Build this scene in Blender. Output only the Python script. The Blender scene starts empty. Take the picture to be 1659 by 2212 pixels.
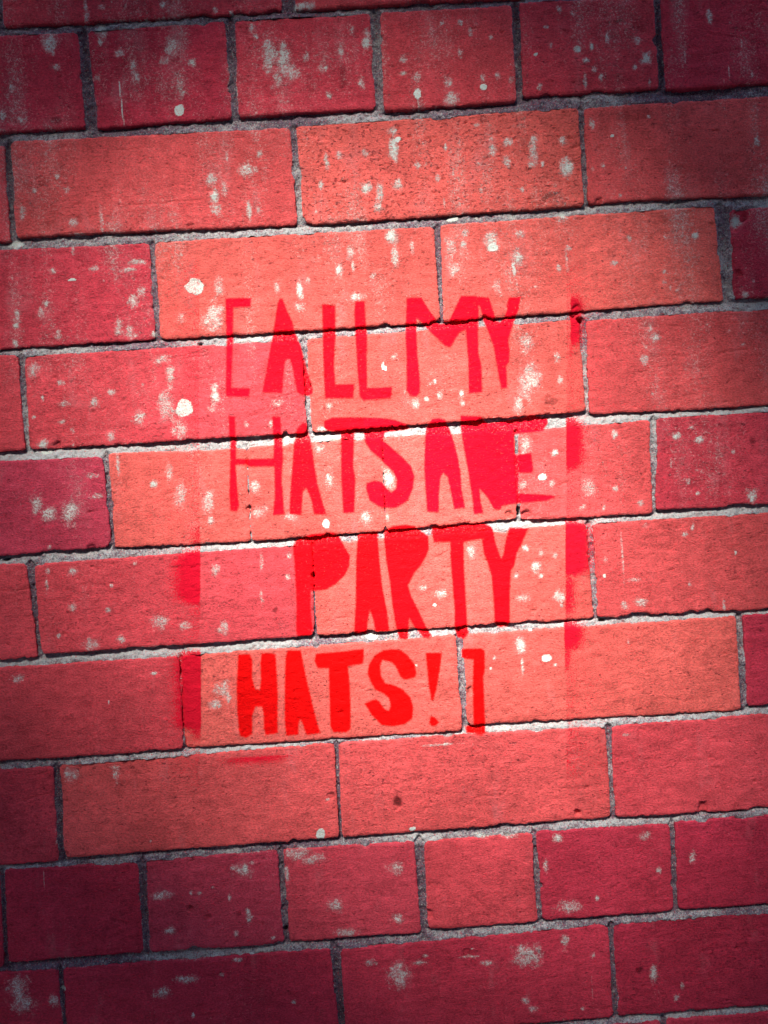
import bpy, math, random
import numpy as np
from mathutils import Vector, Matrix

random.seed(7)
RNG = np.random.default_rng(11)
SC = bpy.context.scene
COL = SC.collection

# ------------------------------------------------------------------ camera, sky, sun
PX = 0.37e-3                      # metres on the wall per survey unit
ROLL = math.radians(3.75)         # the phone was held slightly rolled
WZ = 1.45                         # height of the middle of the view above the pavement
LENS = 28.0
cam_d = bpy.data.cameras.new('camera')
cam = bpy.data.objects.new('camera', cam_d)
COL.objects.link(cam)
cam_d.lens = LENS
cam_d.sensor_width = 36.0
cam_d.clip_start = 0.02
cam_d.clip_end = 500.0
DIST = 2212 * PX * LENS / 36.0
R = Vector((math.cos(ROLL), 0, -math.sin(ROLL)))
U = Vector((math.sin(ROLL), 0, math.cos(ROLL)))
B = Vector((0, -1, 0))
cam.matrix_world = Matrix(((R.x, U.x, B.x, 0), (R.y, U.y, B.y, -DIST), (R.z, U.z, B.z, WZ), (0, 0, 0, 1)))
SC.camera = cam

SUN_EL = math.radians(49)
SUN_AZ = math.radians(14)         # to the left of straight behind the camera
SUN_DIR = Vector((-math.sin(SUN_AZ) * math.cos(SUN_EL), -math.cos(SUN_AZ) * math.cos(SUN_EL), math.sin(SUN_EL)))
world = bpy.data.worlds.new("World")
SC.world = world
world.use_nodes = True
wn = world.node_tree
bg = wn.nodes['Background']
sky = wn.nodes.new('ShaderNodeTexSky')
sky.sky_type = 'NISHITA'
sky.sun_disc = False
sky.sun_elevation = SUN_EL
sky.sun_rotation = math.atan2(SUN_DIR.x, SUN_DIR.y)
wn.links.new(sky.outputs[0], bg.inputs[0])
bg.inputs[1].default_value = 0.05
sun_d = bpy.data.lights.new('sun', 'SUN')
sun = bpy.data.objects.new('sun', sun_d)
COL.objects.link(sun)
sun_d.energy = 1.5
sun_d.angle = math.radians(14)
sun_d.color = (1.0, 0.92, 0.85)
sun.rotation_euler = SUN_DIR.to_track_quat('Z', 'Y').to_euler()
TREE_D, GAP_W, GAP_H, GAPX, GAPZ = 1.25, .24, .15, .012, .012
BLD_D, BLD_H = 5.0, 6.0
# added tree whose gap pools the sun, and added building that blocks the sky
SC.view_settings.view_transform = 'Standard'
SC.view_settings.look = 'None'
SC.view_settings.gamma = 1.0
SC.view_settings.use_curve_mapping = False
SC.view_settings.exposure = 3.6

# ------------------------------------------------------------------ survey helpers
CA, SA = math.cos(ROLL), math.sin(ROLL)
def wall(x, y):
    dx = (x - 829.5) * PX
    dz = -(y - 1106.0) * PX
    return dx * CA + dz * SA, -dx * SA + dz * CA
SHEET = {1: (0, 0), 2: (829.5, 0), 3: (0, 531), 4: (829.5, 531), 5: (0, 1062), 6: (829.5, 1062), 7: (0, 1615), 8: (829.5, 1615)}
def sv(k, x, y):
    ox, oy = SHEET[k]
    return ox + x * 0.5, oy + y * 0.5
def fbm1(us, vs, fu, fv, octs=3, seed=0, gain=0.5):
    """value noise on a tensor lattice, about -1..1"""
    rng = np.random.default_rng(seed)
    out = np.zeros((len(vs), len(us)), np.float32)
    amp, tot = 1.0, 0.0
    for o in range(octs):
        pu = (us - us[0]) * fu + 3.3
        pv = (vs - vs[0]) * fv + 3.3
        G = rng.uniform(-1, 1, (int(pv.max()) + 3, int(pu.max()) + 3)).astype(np.float32)
        iu = pu.astype(int); fu_ = (pu - iu); fu_ = fu_ * fu_ * (3 - 2 * fu_)
        iv = pv.astype(int); fv_ = (pv - iv); fv_ = fv_ * fv_ * (3 - 2 * fv_)
        rows = G[:, iu] * (1 - fu_) + G[:, iu + 1] * fu_
        out += amp * (rows[iv] * (1 - fv_)[:, None] + rows[iv + 1] * fv_[:, None])
        tot += amp
        amp *= gain; fu *= 2; fv *= 2
    return out / tot * 1.5
def sstep(a, b, x):
    t = np.clip((x - a) / (b - a), 0, 1)
    return t * t * (3 - 2 * t)

# ------------------------------------------------------------------ brick survey (corners TL, TR, BR, BL; colour; pits)
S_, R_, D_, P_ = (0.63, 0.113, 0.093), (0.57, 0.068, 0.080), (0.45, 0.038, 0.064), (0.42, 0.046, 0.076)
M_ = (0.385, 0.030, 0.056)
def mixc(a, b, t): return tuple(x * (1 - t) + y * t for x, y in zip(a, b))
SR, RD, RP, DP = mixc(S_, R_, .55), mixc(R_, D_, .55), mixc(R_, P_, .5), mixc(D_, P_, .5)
BR = [
 ((-2, -190), (597, -190), (607, 21), (8, 55), RD, .3), ((625, -190), (1230, -230), (1240, -18), (640, 19), R_, .3),
 ((-125, 86), (165, 70), (182, 273), (-112, 291), D_, .3), ((190, 67), (484, 46), (500, 253), (212, 273), D_, .3),
 ((507, 45), (797, 30), (810, 231), (516, 250), RD, .3), ((822, 29), (1103, 12), (1115, 217), (832, 237), R_, .35),
 ((1124, 7), (1410, -5), (1424, 187), (1132, 206), RD, .45), ((1428, -8), (1735, -22), (1750, 172), (1440, 192), D_, .35),
 ((-605, 348), (6, 316), (20, 518), (-592, 553), R_, .3), ((26, 307), (625, 277), (640, 482), (37, 511), SR, .4),
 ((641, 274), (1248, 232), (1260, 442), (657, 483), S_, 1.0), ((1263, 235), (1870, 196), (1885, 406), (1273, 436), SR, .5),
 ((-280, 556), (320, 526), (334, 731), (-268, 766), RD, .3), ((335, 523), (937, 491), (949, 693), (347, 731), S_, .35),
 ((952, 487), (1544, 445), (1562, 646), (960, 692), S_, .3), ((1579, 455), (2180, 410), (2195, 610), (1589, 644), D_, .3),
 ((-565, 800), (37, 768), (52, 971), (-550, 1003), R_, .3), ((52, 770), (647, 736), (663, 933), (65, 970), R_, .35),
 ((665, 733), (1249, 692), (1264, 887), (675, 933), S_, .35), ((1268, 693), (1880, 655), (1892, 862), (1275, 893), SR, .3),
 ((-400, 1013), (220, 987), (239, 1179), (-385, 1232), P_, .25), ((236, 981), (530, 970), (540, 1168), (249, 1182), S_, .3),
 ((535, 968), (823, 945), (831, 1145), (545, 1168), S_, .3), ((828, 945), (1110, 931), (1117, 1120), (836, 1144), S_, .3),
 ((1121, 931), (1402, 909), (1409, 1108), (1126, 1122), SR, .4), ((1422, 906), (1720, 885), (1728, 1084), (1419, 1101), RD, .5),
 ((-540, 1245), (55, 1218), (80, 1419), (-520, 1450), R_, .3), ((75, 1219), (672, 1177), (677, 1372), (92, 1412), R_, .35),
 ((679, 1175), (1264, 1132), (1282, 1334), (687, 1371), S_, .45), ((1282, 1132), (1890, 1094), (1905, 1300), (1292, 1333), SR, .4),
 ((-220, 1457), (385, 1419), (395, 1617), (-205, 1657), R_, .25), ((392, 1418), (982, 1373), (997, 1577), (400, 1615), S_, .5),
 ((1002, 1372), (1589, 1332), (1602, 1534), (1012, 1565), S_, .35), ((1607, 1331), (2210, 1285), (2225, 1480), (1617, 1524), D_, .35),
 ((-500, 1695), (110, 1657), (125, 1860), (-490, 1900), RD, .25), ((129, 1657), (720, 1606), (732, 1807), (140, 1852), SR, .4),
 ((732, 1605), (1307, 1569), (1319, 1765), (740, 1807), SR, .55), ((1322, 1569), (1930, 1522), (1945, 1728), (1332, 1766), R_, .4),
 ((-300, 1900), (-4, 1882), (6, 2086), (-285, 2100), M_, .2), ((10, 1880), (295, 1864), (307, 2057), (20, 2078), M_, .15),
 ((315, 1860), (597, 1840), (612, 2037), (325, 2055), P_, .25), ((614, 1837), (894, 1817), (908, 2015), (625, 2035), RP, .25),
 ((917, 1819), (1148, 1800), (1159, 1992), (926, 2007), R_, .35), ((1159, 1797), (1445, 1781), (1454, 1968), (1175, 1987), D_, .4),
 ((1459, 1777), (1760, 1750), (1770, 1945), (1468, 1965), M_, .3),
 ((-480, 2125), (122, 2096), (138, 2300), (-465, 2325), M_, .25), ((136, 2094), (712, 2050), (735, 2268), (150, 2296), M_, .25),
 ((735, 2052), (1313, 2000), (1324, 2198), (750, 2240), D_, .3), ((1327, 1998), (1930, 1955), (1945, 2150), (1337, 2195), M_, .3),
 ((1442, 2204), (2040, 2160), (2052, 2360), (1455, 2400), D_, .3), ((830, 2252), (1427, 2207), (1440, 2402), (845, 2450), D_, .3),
]

# ------------------------------------------------------------------ survey lattice over the surveyed bricks
H = 0.9e-3
def axis(fine, out):
    c = np.arange(-fine, fine + H * .5, H)
    r = []; x = c[-1]; st = H
    while x < out:
        st = min(st * 1.35, 4.5e-3); x += st; r.append(x)
    r = np.array(r)
    return np.concatenate([-r[::-1] , c, r])
us, vs = axis(0.341, 0.60), axis(0.436, 0.53)
NU, NV = len(us), len(vs)
UU, VV = np.meshgrid(us, vs)
UU = UU.astype(np.float32); VV = VV.astype(np.float32)
hu = np.gradient(us); hv = np.gradient(vs)
HL = np.minimum(hu[None, :], hv[:, None])
mm = 1e-3
wob = fbm1(us, vs, 45, 45, 3, 1) * 0.55 * mm + fbm1(us, vs, 260, 260, 2, 2) * 0.32 * mm - .5 * mm
chipn = fbm1(us, vs, 70, 70, 2, 3)
wob += np.clip(chipn - 0.62, 0, 1) * 4.0 * mm + fbm1(us, vs, 600, 600, 1, 33) * 0.22 * mm

D = np.full((NV, NU), 1.0, np.float32)
ID = np.full((NV, NU), -1, np.int32)
dT = np.full((NV, NU), 1.0, np.float32); dB = dT.copy(); dS = dT.copy()
def window(u0, u1, v0, v1):
    return slice(max(0, np.searchsorted(us, u0) - 1), np.searchsorted(us, u1) + 1), slice(max(0, np.searchsorted(vs, v0) - 1), np.searchsorted(vs, v1) + 1)
for k, b in enumerate(BR):
    q = [wall(*p) for p in b[:4]]
    xs = [p[0] for p in q]; zs = [p[1] for p in q]
    su, sv_ = window(min(xs) - .03, max(xs) + .03, min(zs) - .03, max(zs) + .03)
    X, Z = UU[sv_, su], VV[sv_, su]
    e = []
    r = random.uniform(2.0, 4.2) * mm
    for i in range(4):                     # top, right, bottom, left
        (x0, z0), (x1, z1) = q[i], q[(i + 1) % 4]
        L = math.hypot(x1 - x0, z1 - z0)
        nx, nz = -(z1 - z0) / L, (x1 - x0) / L
        e.append(((X - x0) * nx + (Z - z0) * nz) + r)
    E = np.stack(e)
    m = E.max(0)
    hx = np.maximum(np.maximum(E[1], E[3]), 0); hz = np.maximum(np.maximum(E[0], E[2]), 0)
    d = np.where(m > 0, np.hypot(hx, hz), m) - r + wob[sv_, su]
    am = E.argmax(0)
    better = d < D[sv_, su]
    D[sv_, su] = np.where(better, d, D[sv_, su])
    ID[sv_, su] = np.where(better, k, ID[sv_, su])
    for arr, sel in ((dT, am == 0), (dB, am == 2), (dS, (am == 1) | (am == 3))):
        w = arr[sv_, su]
        arr[sv_, su] = np.where(sel, np.minimum(w, np.maximum(d, 0)), w)

# chips knocked out of arrises, open holes in joints, cracks and scores: (x, y, radius, depth mm)
CHIPS = [(2, 1545, 930, 42, 3.5), (2, 1520, 960, 34, 3.0), (6, 545, 100, 20, 1.6), (6, 615, 105, 22, 2.0), (8, 838, 285, 20, 2.5), (8, 1380, 262, 24, 2.6),
 (4, 700, 742, 24, 1.8), (4, 835, 275, 20, 2.0), (8, 190, 720, 26, 2.0), (8, 680, 600, 15, 1.6), (3, 660, 265, 12, 1.5), (2, 1210, 300, 22, 2.0), (4, 1530, 120, 20, 1.5),
 (6, 375, 860, 16, 1.5), (7, 1430, 212, 16, 1.3), (5, 400, 250, 24, 1.6), (2, 930, 870, 22, 1.5), (2, 1415, 970, 18, 1.0), (7, 820, 695, 12, 1.2), (7, 900, 735, 12, .9),
 (7, 285, 460, 16, 2.0), (1, 825, 975, 16, 1.3), (3, 1080, 1140, 18, 1.6), (3, 250, 860, 20, 1.6), (6, 60, 690, 8, .7), (8, 365, 893, 24, 1.2), (8, 1525, 870, 10, 1.2), (6, 1105, 955, 16, 1.3)]
HOLES = [(6, 580, 82, 9, 22, 13), (5, 1352, 362, 11, 14, 12), (7, 1236, 790, 7, 10, 12), (3, 862, 423, 11, 6, 9), (5, 22, 294, 18, 7, 9), (4, 848, 318, 14, 16, 6), (6, 945, 557, 16, 5, 6), (7, 1216, 508, 4, 6, 6),
 (3, 1068, 935, 4, 28, 5), (8, 1545, 272, 20, 6, 5), (4, 820, 300, 8, 5, 6)]
CRACKS = [((3, 735, 500), (3, 830, 485), (3, 930, 468)), ((3, 730, 488), (3, 900, 455)), ((3, 790, 586), (3, 850, 576), (3, 900, 577)), ((3, 610, 803), (3, 720, 790)),
 ((8, 270, 550), (8, 400, 660), (8, 520, 772)), ((8, 330, 585), (8, 480, 730)), ((8, 1500, 130), (8, 1508, 200), (8, 1518, 268)), ((6, 1440, 832), (6, 1490, 845), (6, 1530, 862)),
 ((2, 1220, 182), (2, 1265, 186), (2, 1290, 200)), ((2, 1400, 140), (2, 1500, 155), (2, 1600, 172)), ((2, 1525, 780), (2, 1535, 850)), ((1, 490, 645), (1, 620, 640)), ((1, 150, 780), (1, 240, 768)),
 ((7, 680, 265), (7, 730, 250), (7, 765, 236)), ((7, 90, 130), (7, 200, 105)), ((7, 95, 230), (7, 210, 198)), ((4, 1120, 350), (4, 1350, 345), (4, 1630, 322)), ((4, 1150, 478), (4, 1400, 470), (4, 1560, 446)),
 ((4, 1130, 568), (4, 1240, 560)), ((5, 720, 330), (5, 900, 318), (5, 1050, 302)), ((5, 740, 555), (5, 900, 552), (5, 1100, 540)), ((5, 0, 425), (5, 60, 430), (5, 130, 416)), ((4, 405, 645), (4, 415, 720)),
 ((6, 520, 970), (6, 545, 945)), ((3, 1080, 735), (3, 1200, 710)), ((3, 1180, 660), (3, 1300, 632)), ((8, 510, 1100), (8, 520, 1180)), ((4, 770, 445), (4, 838, 432)), ((1, 560, 890), (1, 870, 862)), ((2, 400, 690), (2, 850, 668)),
 ((8, 400, 215), (8, 800, 172)), ((6, 200, 300), (6, 265, 262)), ((1, 648, 20), (1, 652, 70)), ((1, 135, 60), (1, 140, 100)), ((3, 98, 340), (3, 96, 405)), ((8, 520, 610), (8, 512, 680), (8, 522, 735))]
low = np.zeros((NV, NU), np.float32)
dig = np.zeros((NV, NU), np.float32)
rough = fbm1(us, vs, 180, 180, 3, 4)
def near(x, y, r):
    u, v = wall(x, y)
    su, sw = window(u - r, u + r, v - r, v + r)
    return u, v, su, sw, UU[sw, su] - u, VV[sw, su] - v
for k, x, y, r, dep in CHIPS:
    x, y = sv(k, x, y); r = r * .5 * PX
    u, v, su, sw, a, b = near(x, y, r * 2)
    q = np.hypot(a, b) / r + rough[sw, su] * 0.45
    low[sw, su] = np.maximum(low[sw, su], dep * mm * (1 - sstep(.7, 1.05, q)) * (1 + .35 * rough[sw, su]))
for k, x, y, rx, ry, dep in HOLES:
    x, y = sv(k, x, y)
    u, v, su, sw, a, b = near(x, y, max(rx, ry) * PX * 1.2)
    q = np.hypot(a / (rx * .5 * PX), b / (ry * .5 * PX)) + rough[sw, su] * 0.3
    dig[sw, su] = np.maximum(dig[sw, su], dep * mm * (1 - sstep(.6, 1.1, q)))
    low[sw, su] = np.maximum(low[sw, su], dep * .35 * mm * (1 - sstep(.6, 1.0, q)))
def polydist(X, Z, pts, closed):
    best = np.full(X.shape, 1e9, np.float32); inside = np.zeros(X.shape, bool)
    n = len(pts)
    for i in range(n if closed else n - 1):
        x0, z0 = pts[i]; x1, z1 = pts[(i + 1) % n]
        ex, ez = x1 - x0, z1 - z0
        t = np.clip(((X - x0) * ex + (Z - z0) * ez) / max(ex * ex + ez * ez, 1e-12), 0, 1)
        best = np.minimum(best, (X - x0 - t * ex) ** 2 + (Z - z0 - t * ez) ** 2)
        if closed:
            c = ((z0 > Z) != (z1 > Z)) & (X < ex * (Z - z0) / (ez if ez else 1e-12) + x0)
            inside ^= c
    best = np.sqrt(best)
    return np.where(inside, -best, best) if closed else best
for c in CRACKS:
    pts = [wall(*sv(*p)) for p in c]
    xs = [p[0] for p in pts]; zs = [p[1] for p in pts]
    su, sw = window(min(xs) - .004, max(xs) + .004, min(zs) - .004, max(zs) + .004)
    d = polydist(UU[sw, su], VV[sw, su] + rough[sw, su] * .9 * mm, pts, False)
    brk = sstep(-.5, .3, fbm1(us[su], vs[sw], 90, 90, 1, len(pts)))
    low[sw, su] += .55 * mm * np.exp(-(d / (.55 * mm)) ** 2) * brk

# heights out of the wall plane
nb = len(BR)
off = RNG.uniform(-.5, .4, nb) * mm; tu = RNG.uniform(-.006, .006, nb); tv = RNG.uniform(-.012, .012, nb)
ctr = np.array([np.mean([wall(*p) for p in b[:4]], axis=0) for b in BR])
idc = np.clip(ID, 0, None)
Hb = off[idc] + tu[idc] * (UU - ctr[idc, 0]) + tv[idc] * (VV - ctr[idc, 1])
Hb = Hb + fbm1(us, vs, 14, 20, 2, 5) * .5 * mm + fbm1(us, vs, 120, 260, 3, 6) * .26 * mm
edge = np.clip(-D, 0, 1)
Hb = Hb - 0.7 * mm * (1 - sstep(0, 1.2 * mm, edge)) ** 1.5
pitn = fbm1(us, vs, 240, 520, 2, 7)
pitamt = np.array([b[5] for b in BR])[idc]
Hb = Hb - np.clip(pitn - (1.02 - .34 * pitamt), 0, 1) * 2.4 * mm - low
t = dT / np.maximum(dT + dB, 1e-6)
bed = np.clip(t, 0, 1) ** 1.9
bedH = -(1.2 + 3.9 * bed) * mm
headH = -(3.4 - 1.4 * np.exp(-(dS / (1.6 * mm)) ** 2)) * mm
wbed = sstep(-2.5 * mm, 1.5 * mm, dS - np.minimum(dT, dB))
Hm = bedH * wbed + headH * (1 - wbed)
Hm = Hm + fbm1(us, vs, 60, 90, 2, 8) * 1.0 * mm + fbm1(us, vs, 330, 330, 3, 9) * 1.0 * mm - dig - low * .5
Hm = Hm - 7 * mm * sstep(10 * mm, 13 * mm, D)        # falls back under the plain brickwork round the survey

# ------------------------------------------------------------------ stencil lettering (outlines traced in wall units)
LS = {1: (464.5, 623.8), 2: (822.9, 623.8), 3: (464.5, 876), 4: (822.9, 876), 5: (584, 1121.5), 6: (822.9, 1121.5), 7: (477.8, 1367), 8: (756.5, 1367)}
def LP(k, s):
    v = [float(a) for a in s.replace(',', ' ').split()]
    ox, oy = LS[k]
    return [wall(ox + v[i] * .224, oy + v[i + 1] * .224) for i in range(0, len(v), 2)]
LETTERS = [
 ('bracket', 'opening square bracket before ALL', .1, .75, [(1, '98,90 350,85 345,178 178,180 172,560 160,955 340,960 332,1045 103,1040 108,600')]),
 ('letter', 'letter A of ALL', .35, .8, [(1, '625,88 655,100 700,220 745,310 775,430 830,560 890,790 945,960 945,1010 920,1030 820,1025 790,990 740,740 720,680 690,680 672,720 660,870 650,1010 455,1000 500,760 535,550 570,350 600,140')]),
 ('letter', 'first letter L of ALL', .45, .85, [(1, '1030,145 1160,160 1165,450 1155,600 1150,760 1165,920 1345,918 1335,1058 1060,1062 1050,900 1040,600')]),
 ('letter', 'second letter L of ALL', .35, .8, [(1, '1350,118 1445,118 1450,250 1470,480 1465,700 1470,955 1710,945 1698,1055 1600,1065 1430,1080 1395,1040 1375,830 1355,500 1340,230')]),
 ('letter', 'letter M of MY', .2, .85, [(2, '245,85 390,82 470,210 560,330 650,320 700,215 770,65 900,65 942,70 942,160 947,230 945,340 938,400 942,620 970,740 978,1000 845,1012 840,700 815,395 760,425 670,568 620,555 480,425 400,330 345,285 345,450 355,640 380,900 375,1000 345,1040 280,1038 245,980 245,640 235,480')]),
 ('letter', 'letter Y of MY', .15, .85, [(2, '918,68 1045,82 1110,290 1150,320 1185,280 1215,200 1210,160 1235,82 1350,72 1330,200 1260,390 1230,510 1245,600 1235,710 1210,745 1220,960 1155,965 1120,770 1080,540 1015,370 975,250 950,165 918,160')]),
 ('letter', 'letter H of the upper HATS', .3, .8, [(3, '130,100 195,105 205,400 205,510 300,515 560,508 565,400 550,105 632,105 645,300 660,500 645,700 672,1050 555,1060 575,880 570,590 325,592 300,570 200,575 215,780 232,970 210,1025 145,1015 135,850 145,500')]),
 ('letter', 'letter A of the upper HATS', .5, .75, [(3, '850,160 880,170 895,250 920,320 940,440 965,600 990,750 1030,900 1078,1055 955,1050 920,890 880,800 850,830 835,1055 715,1050 725,800 745,560 760,350 790,220')]),
 ('letter', 'letter T of the upper HATS', .45, .85, [(3, '1050,150 1130,115 1330,112 1452,115 1452,248 1345,262 1340,400 1335,600 1355,700 1345,1035 1235,1040 1215,700 1212,400 1210,262 1075,240 1050,215')]),
 ('letter', 'letter S of the upper HATS', .25, .85, [(3, '1428,115 1600,118 1740,138 1860,185 1895,222 1740,245 1640,262 1625,340 1660,365 1800,490 1890,580 1925,680 1910,800 1860,920 1750,990 1600,985 1490,920 1455,800 1458,748 1540,722 1610,735 1650,790 1700,835 1745,800 1752,720 1715,635 1650,580 1590,510 1500,440 1445,350 1428,250')]),
 ('letter', 'letter A of ARE', .15, .85, [(4, '450,190 490,130 560,118 630,145 665,215 695,320 740,480 770,640 780,800 815,990 705,1000 680,870 640,690 600,650 575,700 562,860 560,1030 445,1025 430,850 415,580 425,300 435,215')]),
 ('letter', 'letter R of ARE', .2, .9, [(4, '765,95 960,105 1035,165 1090,155 1166,150 1166,1000 1130,1010 1090,1000 1020,880 955,810 960,900 990,1040 895,1050 880,900 840,640 795,400 770,240')]),
 ('letter', 'letter E of ARE', .1, .8, [(4, '1138,145 1240,130 1340,112 1480,85 1620,118 1610,180 1560,250 1300,275 1285,300 1290,470 1340,470 1450,455 1470,600 1465,650 1340,650 1330,845 1480,852 1640,862 1690,880 1600,920 1350,942 1180,965 1138,1000')]),
 ('letter', 'letter P of PARTY', .7, .85, [(5, '215,250 250,190 400,140 600,125 660,150 690,210 720,270 770,350 765,450 720,540 640,620 540,680 430,695 390,690 390,850 410,1050 400,1120 265,1135 248,1080 250,800 240,600 228,400')]),
 ('letter', 'letter A of PARTY', .8, .95, [(5, '840,145 1040,110 1040,200 1055,400 1080,640 1130,900 1150,1080 1010,1085 985,950 960,880 945,950 930,1110 805,1115 820,800 825,400 838,200')]),
 ('letter', 'letter R of PARTY', .75, .95, [(5, '1090,110 1180,65 1300,50 1390,65 1430,95 1480,130 1525,160 1530,290 1500,370 1450,450 1390,520 1330,640 1360,740 1430,880 1500,1030 1560,1130 1530,1150 1470,1140 1395,1050 1340,960 1335,1060 1330,1150 1290,1165 1240,1150 1210,1040 1175,830 1150,600 1115,400 1095,200')]),
 ('letter', 'letter T of PARTY', .7, .95, [(6, '490,70 760,48 955,35 1014,45 1014,190 960,195 870,205 800,225 800,330 805,500 825,850 835,1010 850,1100 800,1160 740,1140 705,1030 710,900 690,640 670,400 665,222 510,225 490,140')]),
 ('letter', 'letter Y of PARTY', .65, .95, [(6, '990,40 1055,60 1080,100 1110,240 1160,375 1180,330 1200,200 1240,80 1420,85 1375,200 1310,330 1290,440 1255,500 1245,700 1245,1000 1240,1040 1140,1045 1095,1000 1085,800 1065,550 1030,430 990,330 970,200 990,190')]),
 ('letter', 'letter H of the lower HATS', 1, 1, [(7, '160,210 275,205 300,260 300,440 330,540 370,550 380,450 375,300 385,200 450,190 525,205 535,350 548,600 545,850 548,970 430,990 410,930 405,780 390,715 330,715 300,800 300,980 240,1015 180,1000 165,930 150,750 145,520 155,350')]),
 ('letter', 'letter A of the lower HATS', 1, 1, [(7, '640,170 770,165 790,280 830,470 880,680 930,880 962,970 820,988 790,900 765,840 750,870 745,985 625,995 610,870 610,500 620,230')]),
 ('letter', 'letter T of the lower HATS', 1, 1, [(7, '910,200 1150,180 1375,150 1380,230 1365,300 1225,325 1240,480 1250,680 1250,930 1200,962 1080,962 1050,900 1045,700 1035,345 930,345 900,280')]),
 ('letter', 'letter S of the lower HATS', 1, 1, [(8, '400,155 490,165 560,220 620,300 640,380 630,430 520,455 480,420 440,330 400,285 310,265 290,320 300,420 340,485 430,505 510,545 580,620 610,710 600,830 520,885 400,905 300,890 210,800 160,720 130,680 240,640 280,660 330,730 370,750 390,700 370,630 320,585 240,550 195,470 165,390 180,300 240,210 320,165')]),
 ('exclamation_mark', 'exclamation mark after the lower HATS', 1, 1, [(8, '725,188 885,190 875,290 850,450 830,560 800,655 780,650 755,500 740,350'), (8, '775,798 820,815 860,860 830,895 785,900 760,870')]),
 ('bracket', 'closing square bracket after the exclamation mark', 1, 1, [(8, '1075,165 1110,150 1260,148 1300,175 1300,360 1285,430 1298,700 1305,900 1310,970 1260,990 1120,970 1110,915 1150,895 1188,900 1180,500 1185,260 1110,250 1075,240')]),
]
PS = np.full((NV, NU), -5.0, np.float32)      # paint distance, mm inside the outline
LID = np.full((NV, NU), -1, np.int32)
HOT = np.zeros((NV, NU), np.float32); THK = np.full((NV, NU), .8, np.float32)
for li, (nm, lab, hot, thk, polys) in enumerate(LETTERS):
    for k, s in polys:
        pts = LP(k, s)
        xs = [p[0] for p in pts]; zs = [p[1] for p in pts]
        su, sw = window(min(xs) - .006, max(xs) + .006, min(zs) - .006, max(zs) + .006)
        d = -polydist(UU[sw, su], VV[sw, su], pts, True) / mm
        cur = PS[sw, su]
        g = d > cur
        LID[sw, su] = np.where(g, li, LID[sw, su]); HOT[sw, su] = np.where(g, hot, HOT[sw, su]); THK[sw, su] = np.where(g, thk, THK[sw, su])
        PS[sw, su] = np.maximum(cur, d)
PS = np.clip(PS, -5, 5)
# overspray past the edge of the stencil sheet: sharp on the sheet side, drifting off on the other
OV = np.zeros((NV, NU), np.float32)
XF = (829.5 + (UU * CA - VV * SA) / PX).astype(np.float32)
YF = (1106.0 - (UU * SA + VV * CA) / PX).astype(np.float32)
def spray(xe, y0, y1, width, side, amp, fy=25.0, xs=0.0):
    global OV
    xx = XF - (xe + xs * (YF - y0))
    across = np.where(side * xx > 0, np.exp(-(side * xx / width) ** 2), np.exp(-(xx / 2.2) ** 2) * (xx * side > -4))
    along = sstep(y0 - fy, y0 + fy, YF) * (1 - sstep(y1 - fy, y1 + fy, YF))
    OV = np.maximum(OV, amp * across * along)
spray(430, 1130, 1200, 22, -1, .35); spray(430, 1195, 1300, 46, -1, 1.1, 22); spray(431, 1300, 1330, 25, -1, .35)
spray(431, 1410, 1575, 46, -1, 1.1, 14); spray(431, 1560, 1600, 24, -1, .5, 22)
spray(1235, 640, 745, 26, 1, .75, 22); spray(1226, 905, 1010, 32, 1, .95, 28); spray(1224, 1130, 1240, 46, 1, 1.1, 22); spray(1224, 1240, 1330, 22, 1, .5, 25)
spray(1222, 1345, 1400, 34, 1, 1.0, 22); spray(1222, 1390, 1450, 14, 1, .45, 25); spray(1232, 740, 780, 10, 1, .35); spray(1185, 930, 1080, 6, 1, .1)
a = np.exp(-(((XF - 555) / 70) ** 2) ** 1.5) * np.where(YF > 1637 - (XF - 555) * .06, np.exp(-((YF - 1637 + (XF - 555) * .06) / 14) ** 2), np.exp(-((YF - 1637 + (XF - 555) * .06) / 3.5) ** 2))
OV = np.maximum(OV, .5 * a)
fog = np.exp(-(np.maximum(0, np.abs(XF - 560) - 50) / 60) ** 2) * 0
dx = np.maximum(0, np.maximum(430 - XF, XF - 1224)); dy = np.maximum(0, np.maximum(620 - YF, YF - 1640))
OV = np.maximum(OV, .18 * np.exp(-dx / 60) * np.exp(-(dy / 60) ** 2) * (dx > 0))

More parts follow.
